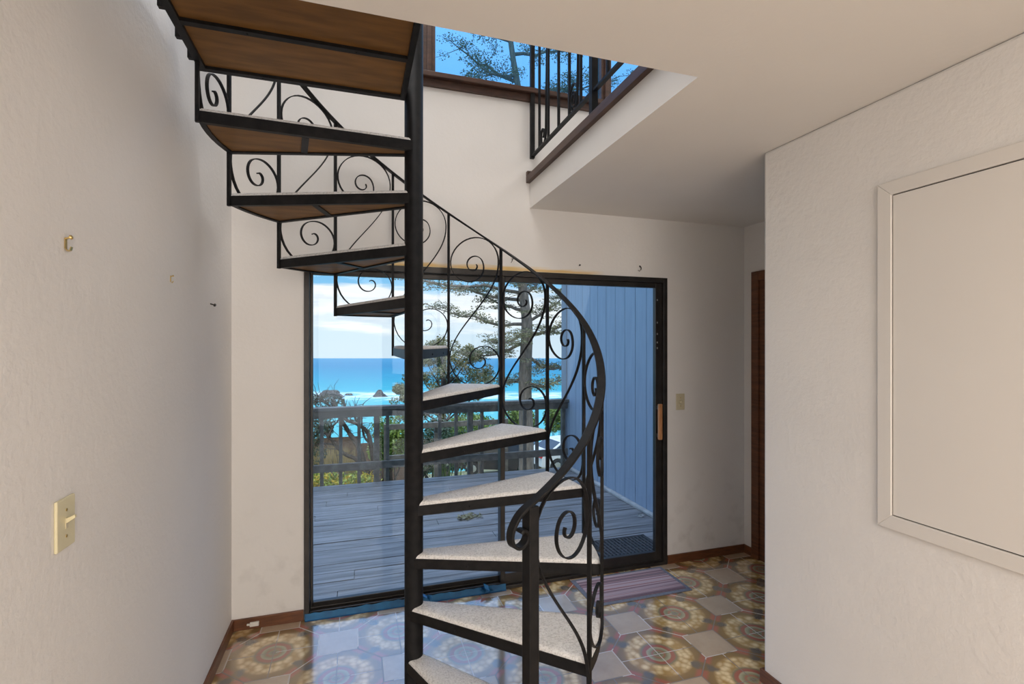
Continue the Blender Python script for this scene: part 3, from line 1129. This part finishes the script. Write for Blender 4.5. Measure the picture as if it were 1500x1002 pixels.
def xat(px, Y=RY):
    d = ray(px)
    return Y * d.x / d.y


MB().box(-3.2, SX, RY - .07, RY + .07, .800, .838).build('top_rail', M['rail'], rl, bevel=.004)
MB().box(-3.2, SX, RY - .02, RY + .02, .715, .800).build('upper_rail', M['rail'], rl, bevel=.003)
MB().box(-3.2, SX, RY - .02, RY + .02, .105, .190).build('lower_rail', M['rail'], rl, bevel=.003)
for px in (552, 690, 736, 828):
    x = xat(px)
    MB().box(x - .032, x + .032, RY + .021, RY + .085, ZD - .5, .80).build('post', M['rail'], rl, bevel=.003)
for px in (-60, 20, 100, 180, 260, 345, 400, 445, 471, 499, 526, 568, 618, 645, 669, 707, 770, 788, 804):
    x = xat(px)
    MB().box(x - .019, x + .019, RY + .021, RY + .058, ZD - .02, .80).build('baluster', M['rail'], rl)

# the lower stair flight's rails beyond the deck edge, to the right of the pole
ol = thing('garden_railing', (1.0, 6.9, -.4), 'second wooden rail beyond the deck, sunlit and running right of the pole', 'railing')
for z in (.40, -.02):
    MB().box(xat(566, 6.9), xat(742, 6.9), 6.88, 6.92, z, z + .07).build('rail', M['rail'], ol)
for px in (566, 640, 705, 742):
    x = xat(px, 6.9)
    MB().box(x - .03, x + .03, 6.92, 6.98, -.9, .47).build('post', M['rail'], ol)

# ------------------------------------------------------------------ hillside, sea, rocks


def gz(x, y):
    t = max(0, y - 6.3)
    return -.55 - .245 * t + .10 * math.sin(x * .8 + y * .5) * min(1, t / 3)


gm = MB()
nx, ny = 60, 40
for j in range(ny + 1):
    for i in range(nx + 1):
        x = -30 + 80 * i / nx
        y = 5.2 + 34 * j / ny
        z = gz(x, y)
        if j == ny:
            z = -40
        gm.v.append((x, y, z))
for j in range(ny):
    for i in range(nx):
        a = j * (nx + 1) + i
        gm.f.append([a, a + 1, a + nx + 2, a + nx + 1])
struct(gm.build('ground', M['ground'], smooth=True), 'sandy garden slope below the deck')

sm_ = MB()
ZS = -40
far = 1520
p = [FW * 25 - RT * 900, FW * 25 + RT * 900, FW * far + RT * 4000, FW * far - RT * 4000]
sm_.v = [(q.x, q.y, ZS) for q in p]
sm_.f = [[0, 1, 2, 3]]
struct(sm_.build('sea', M['sea']), 'turquoise sea with a line of surf')


def rock(px, py, wpx, hpx, label, peak=False):
    t = (EYE - ZS) * F_PX / (py - 505)
    c = at(px, py, t)
    s = t / F_PX
    mb = MB()
    seg, rings = 26, 9
    for j in range(rings):
        f = j / (rings - 1)
        for k in range(seg):
            a = 2 * PI * k / seg
            rr = (1 - f) ** (1.0 if peak else .45) * (1 + .16 * math.sin(3 * a + j) + .10 * math.sin(7 * a + 2 * j)) if j < rings - 1 else .02
            q = c + RT * (math.cos(a) * rr * wpx * s / 2) + FW * (math.sin(a) * rr * wpx * s / 3)
            mb.v.append((q.x, q.y, ZS - 1 + (hpx * s + 1) * f * (1 + (.18 * math.sin(5 * a) if 0 < j < rings - 1 else 0))))
    for j in range(rings - 1):
        for k in range(seg):
            l = (k + 1) % seg
            mb.f.append([j * seg + k, j * seg + l, (j + 1) * seg + l, (j + 1) * seg + k])
    mb.f.append([(rings - 1) * seg + k for k in range(seg)])
    mb.f.append([k for k in reversed(range(seg))])
    tag(mb.build('sea_rock', M['rock'], centre=True), label, 'rock')


rock(484, 581, 40, 9.5, 'long low dark rock in the surf, seen through the left glass')
rock(511, 579, 16, 2.6, 'flat sliver of rock in the surf, between the two taller rocks')
rock(556, 581, 26, 10, 'pointed dark rock in the surf, left of the pole', True)

# ------------------------------------------------------------------ trees and shrubs


def limb(mb, p0, p1, r0, r1, sag=0.0, k=6, wob=.05):
    p0, p1 = Vector(p0), Vector(p1)
    L = (p1 - p0).length
    P, Rr = [], []
    for i in range(k + 1):
        t = i / k
        q = p0.lerp(p1, t) + Vector((random.gauss(0, wob), random.gauss(0, wob), random.gauss(0, wob))) * L * .35 * math.sin(PI * t)
        q.z += sag * math.sin(PI * t)
        P.append(q)
        Rr.append(r0 + (r1 - r0) * t)
    mb.tube(P, Rr, 7)
    return P


# tall cypress: trunk, many flat spreading boughs
TT = 13.0
tb = at(771, 700, TT)
tb.z = gz(tb.x, tb.y) - .2
cy = thing('cypress_tree', tuple(tb), 'tall wind-shaped cypress with a thick grey trunk beyond the railing', 'tree')
tk = MB()
tops = [tb, at(771, 640, TT), at(769, 560, TT), at(772, 480, TT), at(768, 440, TT), at(757, 330, TT), at(765, 180, TT), at(748, 60, TT), at(742, -60, TT)]
tk.tube(catmull(tops, 4), [.21 - .0050 * i for i in range(33)], 10)
br, fo = MB(), MB()
boughs = [  # start px,py -> end px,py, depth offset, foliage size
    (770, 475, 640, 452, -.6, 1), (769, 455, 690, 420, .4, 1), (768, 440, 612, 408, .8, 1), (768, 430, 560, 390, -.8, .7),
    (770, 500, 690, 520, .6, 1), (771, 485, 720, 500, -1, 1), (771, 470, 830, 430, .5, 1.2), (772, 490, 835, 470, -.5, 1),
    (772, 520, 822, 540, .5, .9), (772, 545, 735, 560, .3, .6), (772, 560, 826, 555, -.4, .8), (768, 430, 800, 395, 1, 1.2),
    (766, 400, 720, 395, -1, 1), (764, 380, 830, 350, .6, 1.2), (762, 350, 660, 340, .7, 1), (758, 330, 840, 300, -.6, 1.2),
    (760, 260, 650, 230, .5, 1), (763, 220, 860, 190, .5, 1.2), (764, 180, 690, 120, .8, 1), (762, 160, 850, 120, -.7, 1.2),
    (757, 120, 660, 60, .4, .8), (755, 110, 700, 95, -.6, .8), (750, 80, 860, 60, .6, 1.2), (748, 60, 670, 20, -.5, .8), (745, 20, 830, -30, .4, 1.2), (744, 0, 680, -60, .4, 1),
    (758, 130, 890, 120, .9, 1.2), (764, 200, 925, 150, .5, 1.0)]
for (x0, y0, x1, y1, dt, fs) in boughs:
    a = at(x0, y0, TT)
    b = at(x1, y1, TT + dt)
    P = limb(br, a, b, .050, .010, -.12, 7)
    for i in range(2, len(P)):
        t = i / (len(P) - 1)
        for _ in range(4):
            e = P[i] + Vector((random.gauss(0, .34), random.gauss(0, .34), random.gauss(.06, .11)))
            limb(br, P[i], e, .010, .004, 0, 3, .1)
            fo.leaves(P[i].lerp(e, .7), (.26, .26, .06), int(60 * fs), .030, .45)
tk.build('trunk', M['bark'], cy, True)
br.build('boughs', M['bark'], cy, True)
fo.build('foliage', M['needle'], cy)

# rounded shore pine between the pole and the trunk
T2 = 17.0
pb = at(655, 700, T2)
pb.z = gz(pb.x, pb.y) - .2
pn = thing('shore_pine', tuple(pb), 'rounded shore pine with bushy grey-green crown, right of the pole', 'tree')
tk = MB().tube(catmull([pb, at(652, 640, T2), at(648, 590, T2), at(650, 545, T2), at(655, 510, T2)], 4), [.13 - .006 * i for i in range(17)], 8)
fo, br = MB(), MB()
blobs = [(644, 502, .5), (655, 510, .5), (640, 525, .6), (625, 530, .6), (660, 530, .6), (686, 512, .45), (697, 522, .45), (680, 535, .55),
         (612, 548, .55), (640, 552, .7), (668, 556, .7), (695, 548, .55), (712, 553, .4), (600, 565, .5), (625, 575, .7), (655, 580, .7),
         (685, 575, .6), (590, 582, .4), (610, 598, .6), (645, 605, .7), (680, 598, .6), (585, 570, .35), (700, 575, .35), (594, 605, .5)]
for px, py, r_ in blobs:
    c = at(px, py, T2 + random.uniform(-.8, .8))
    limb(br, at(650, min(640, py + 45), T2), c, .035, .010, 0, 5)
    for _ in range(7):
        q = c + Vector((random.gauss(0, r_ * .42), random.gauss(0, r_ * .42), random.gauss(0, r_ * .30)))
        fo.leaves(q, (.22, .22, .16), 110, .045, .9, .3)
tk.build('trunk', M['barkdark'], pn, True)
br.build('branches', M['barkdark'], pn, True)
fo.build('foliage', M['pine'], pn)


def bush(name, label, px, py, t, rx, rz, mat, count, size, cat='bush', group=None):
    c = at(px, py, t)
    zb = gz(c.x, c.y) - .1
    b = thing(name, (c.x, c.y, zb), label, cat, group)
    stm, f_ = MB(), MB()
    for k in range(9):
        q = c + Vector((random.uniform(-.7, .7) * rx, random.uniform(-.7, .7) * rx, random.uniform(-.6, .6) * rz))
        limb(stm, (c.x + random.uniform(-.1, .1), c.y, zb), q, .022, .006, 0, 5)
        f_.leaves(q, (rx * .5, rx * .5, rz * .45), count // 12, size)
    f_.leaves(c, (rx, rx, rz), count // 4, size)
    stm.build('stems', M['barkdark'], b, True)
    f_.build('foliage', mat, b)
    return b


bush('hedge_bush', 'dense dark green bush behind the railing, just right of the pole', 640, 655, 10.6, .80, .60, M['leafdark'], 5200, .045)
bush('hedge_bush', 'sunlit green bush beyond the railing, behind the dark parked car\'s bonnet', 684, 628, 32.0, 1.5, 1.15, M['leaf'], 5200, .10)
bush('hedge_bush', 'leafy green bush just left of the pole, behind the railing', 572, 645, 8.9, .42, .55, M['leaf'], 3800, .038)
bush('hedge_bush', 'yellow-green bush between the meeting rail and the cypress trunk', 760, 612, 34.5, 1.2, 1.1, M['leaf'], 4200, .11)
bush('hedge_bush', 'small bright bush right of the cypress trunk, against the siding', 815, 612, 34.5, 1.0, 1.0, M['leaf'], 3200, .11)
bush('hedge_bush', 'low dark bush directly behind the pole below the railing', 612, 682, 7.7, .20, .18, M['leafdark'], 1800, .035)

for px_, lab in ((648, 'far hedge clump behind the dark parked car, nearest the pole'), (742, 'far hedge clump directly behind the dark parked car'), (836, 'far hedge clump behind the pale parked car by the siding')):
    bush('far_hedge', lab, px_, 666, 44.0, 2.3, 1.5, M['leafdark'], 6000, .20, 'hedge', 'far hedge clumps')

# dark shrub with bare twisted branches at the left
T3 = 7.6
sb = at(545, 730, T3)
sb.z = gz(sb.x, sb.y) - .1
sh = thing('twisted_shrub', tuple(sb), 'dark shrub with bare twisted branches at the far left of the railing', 'shrub')
br, fo = MB(), MB()
paths = [
    [(545, 725), (538, 700), (523, 674), (503, 664), (482, 640), (468, 628), (456, 622)],
    [(540, 700), (525, 655), (512, 635), (503, 620), (494, 606), (480, 592), (468, 584)],
    [(556, 725), (548, 680), (543, 650), (538, 633), (525, 622), (508, 616), (495, 604), (485, 590)],
    [(545, 715), (520, 700), (500, 696), (480, 694), (462, 700), (452, 712)],
    [(525, 622), (517, 603), (520, 596)], [(508, 616), (506, 596), (500, 584)], [(494, 606), (490, 592), (486, 584)],
    [(482, 640), (488, 625), (497, 615)], [(468, 628), (470, 610), (464, 598), (461, 586)], [(543, 650), (534, 640), (530, 620), (532, 592)],
    [(480, 592), (473, 588), (460, 590)], [(503, 664), (490, 652), (470, 650), (455, 655)], [(545, 725), (560, 705), (566, 690)]]
for pth in paths:
    P = catmull([at(x, y, T3 + random.uniform(-.15, .15)) for x, y in pth], 4)
    n_ = len(P)
    r0 = .042 if len(pth) > 5 else .018
    br.tube(P, [r0 * (1 - .8 * i / n_) + .004 for i in range(n_)], 6)
    for i in range(n_ // 3, n_):
        for _ in range(2):
            e = P[i] + Vector((random.gauss(0, .10), random.gauss(0, .1), random.gauss(.05, .10)))
            limb(br, P[i], e, .006, .0025, 0, 3, .15)
for px, py, r_, k in ((460, 610, .13, 240), (470, 628, .2, 380), (478, 622, .12, 150), (458, 640, .16, 220), (456, 585, .10, 150), (476, 588, .12, 120), (496, 590, .10, 60), (462, 665, .18, 220), (520, 612, .10, 60)):
    fo.leaves(at(px, py, T3), (r_, r_, r_), k, .028)
br.build('branches', M['barkdark'], sh, True)
fo.build('foliage', M['leafdark'], sh)

# dry grass, flowers, fence


def tuft(mb, px, py, t, h, n, spread):
    c = at(px, py, t)
    c.z = gz(c.x, c.y)
    for _ in range(n):
        p = c + Vector((random.gauss(0, spread), random.gauss(0, spread), 0))
        tip = p + Vector((random.gauss(0, .12) * h, random.gauss(0, .12) * h, h * random.uniform(.6, 1.1)))
        w = Vector((random.uniform(-1, 1), random.uniform(-1, 1), 0)).normalized() * .012
        b = len(mb.v)
        mb.v += [tuple(p - w), tuple(p + w), tuple(tip)]
        mb.f.append([b, b + 1, b + 2])


dg = MB()
for px in range(440, 505, 7):
    tuft(dg, px + random.uniform(-4, 4), 690, 9.0 + random.uniform(-.5, .8), 1.12, 330, .13)
tag(dg.build('dry_grass', M['dry'], centre=True), 'tall tan dry grass behind the left half of the railing', 'grass', kind='stuff')
fl = MB()
for px in range(430, 546, 6):
    c = at(px, 700, 6.75 + random.uniform(-.2, .15))
    c.z = at(px, 701, 6.75).z - .02
    fl.leaves(c, (.15, .15, .10), 90, .026, 1, .4)
tag(fl.build('flower_bed', M['flower'], centre=True), 'low yellow and green flowers below the deck edge at left', 'flowers', kind='stuff')
gp = MB()
tuft(gp, 648, 690, 7.3, .62, 110, .05)
tuft(gp, 668, 690, 7.4, .55, 80, .05)
tag(gp.build('grass_tussock', M['leaf'], centre=True), 'small green grass tussock below the deck right of the pole', 'grass', kind='stuff')

fn = thing('board_fence', tuple(Vector((at(515, 700, 13.5).x, at(515, 700, 13.5).y, -2.2))), 'brown board fence beyond the dry grass, seen through the left glass', 'fence')
fa, fb = at(455, 640, 13.2), at(600, 652, 14.0)
k = 26
pk, rlb = MB(), MB()
dr_ = (fb - fa)
for i in range(k):
    c = fa + dr_ * (i / k)
    h_ = -.95 if i < 13 else -1.15
    ax = Vector((dr_.x, dr_.y, 0)).normalized()
    ay = Vector((-ax.y, ax.x, 0))
    w_ = dr_.length / k * .495
    pk.obox((c.x, c.y, (h_ - 2.7) / 2), ax, ay, (0, 0, 1), w_, .012, (h_ + 2.7) / 2)
pk.build('pickets', M['fence'], fn)
for z in (-1.35, -2.0):
    rlb.sweep([Vector((fa.x, fa.y + .03, z)), Vector((fb.x, fb.y + .03, z))], Vector((0, 0, 1)), .08, .04)
rlb.build('rail', M['fence'], fn)


# ------------------------------------------------------------------ parked cars
def car(px, t, zoff, heading, paint, label, suv, length):
    c = at(px, 690, t)
    c.z = gz(c.x, c.y) + zoff
    r = thing('car', tuple(c), label, 'car')
    ax = Vector((math.cos(heading), math.sin(heading), 0))
    ay = Vector((-ax.y, ax.x, 0))
    W2 = .90
    L = length / 2
    H = 1.72 if suv else 1.46

    def P(x, y, z):
        return c + ax * x + ay * y + Vector((0, 0, z))

    wx = L * .62
    arch = []

    def side(yv):
        pts = [(-L, .35), (-L + .02, .75), (-L + .10, .98)]
        pts += [(-L + .25, 1.02), (L * .42, 1.02), (L * .93, .88), (L, .62), (L - .02, .32)]
        for cx in (wx, -wx):
            for k_ in range(0, 9):
                a = PI * k_ / 8
                pts.append((cx + .40 * math.cos(a), .30 + .40 * math.sin(a)))
        return [P(x, yv, z) for x, z in pts]
    body = MB().extr(side(-W2), ay * (2 * W2))
    body.build('body', paint, r, bevel=.03)
    if suv:
        prof = [(-L + .12, 1.02), (-L + .30, H - .06), (-L + .5, H), (L * .05, H), (L * .42, 1.02)]
    else:
        prof = [(-L * .80, 1.02), (-L * .45, H - .03), (-L * .2, H), (L * .08, H - .02), (L * .44, 1.02)]
    cab = MB()
    n_ = len(prof)
    for s_ in (-1, 1):
        for x, z in prof:
            yv = s_ * (W2 - .03 - .16 * (z - 1.02) / (H - 1.02))
            cab.v.append(tuple(P(x, yv, z)))
    cab.f.append(list(range(n_)))
    cab.f.append([n_ + i for i in reversed(range(n_))])
    for i in range(n_):
        j = (i + 1) % n_
        cab.f.append([i, n_ + i, n_ + j, j])
    cb_ = cab.build('cabin', paint, r, bevel=.03)
    for s_ in (-1, 1):
        gp_ = MB()
        q = []
        cxm = sum(x for x, z in prof) / n_
        for x, z in prof:
            xx = cxm + (x - cxm) * .86
            z2 = 1.07 + (z - 1.02) * .80
            yv = s_ * (W2 - .022 - .16 * (z2 - 1.02) / (H - 1.02))
            q.append(P(xx, yv, z2))
        gp_.extr(q, ay * (-.01 * s_))
        gp_.build('side_window', M['carglass'], cb_)
    (xa, za), (xb, zb) = prof[-1], prof[-2]
    for (x0_, z0_, x1_, z1_, nm) in ((xa, za, xb, zb, 'windscreen'), (prof[0][0], prof[0][1], prof[1][0], prof[1][1], 'rear_window')):
        sg = 1 if nm == 'windscreen' else -1
        q = []
        for f_, sy in ((.10, -1), (.10, 1), (.90, 1), (.90, -1)):
            x, z = x0_ + (x1_ - x0_) * f_, z0_ + (z1_ - z0_) * f_
            yv = sy * (W2 - .12 - .16 * (z - 1.02) / (H - 1.02))
            q.append(P(x + sg * .012, yv, z + .006))
        MB().extr(q, ax * (-.012 * sg)).build(nm, M['carglass'], cb_)
    for cx in (wx, -wx):
        for s_ in (-1, 1):
            w = MB().lathe(P(cx, s_ * (W2 - .20), .33), ay * s_, [(.20, 0), (.32, .01), (.33, .06), (.33, .16), (.30, .20), (.20, .20)], 24).build('wheel', M['rubber'], r)
            MB().lathe(P(cx, s_ * (W2 - .01), .33), ay * s_, [(.20, 0), (.20, .012), (.07, .03), (.0, .03)], 10).build('wheel_rim', M['alloy'], w)
    for s_ in (-1, 1):
        MB().obox(P(-L + .02, s_ * .74, .86), ax, ay, (0, 0, 1), .05, .12, .09).build('tail_light', M['redlight'], r)
    return r


car(734, 27.0, .0, PI - .42, M['carblack'], 'dark parked car seen below the cypress through the railing', True, 4.5)
car(838, 24.5, .0, .12, M['carwhite'], 'pale parked car with red tail lights right of the cypress trunk', False, 4.3)

for o in BASES:
    del o['_base']
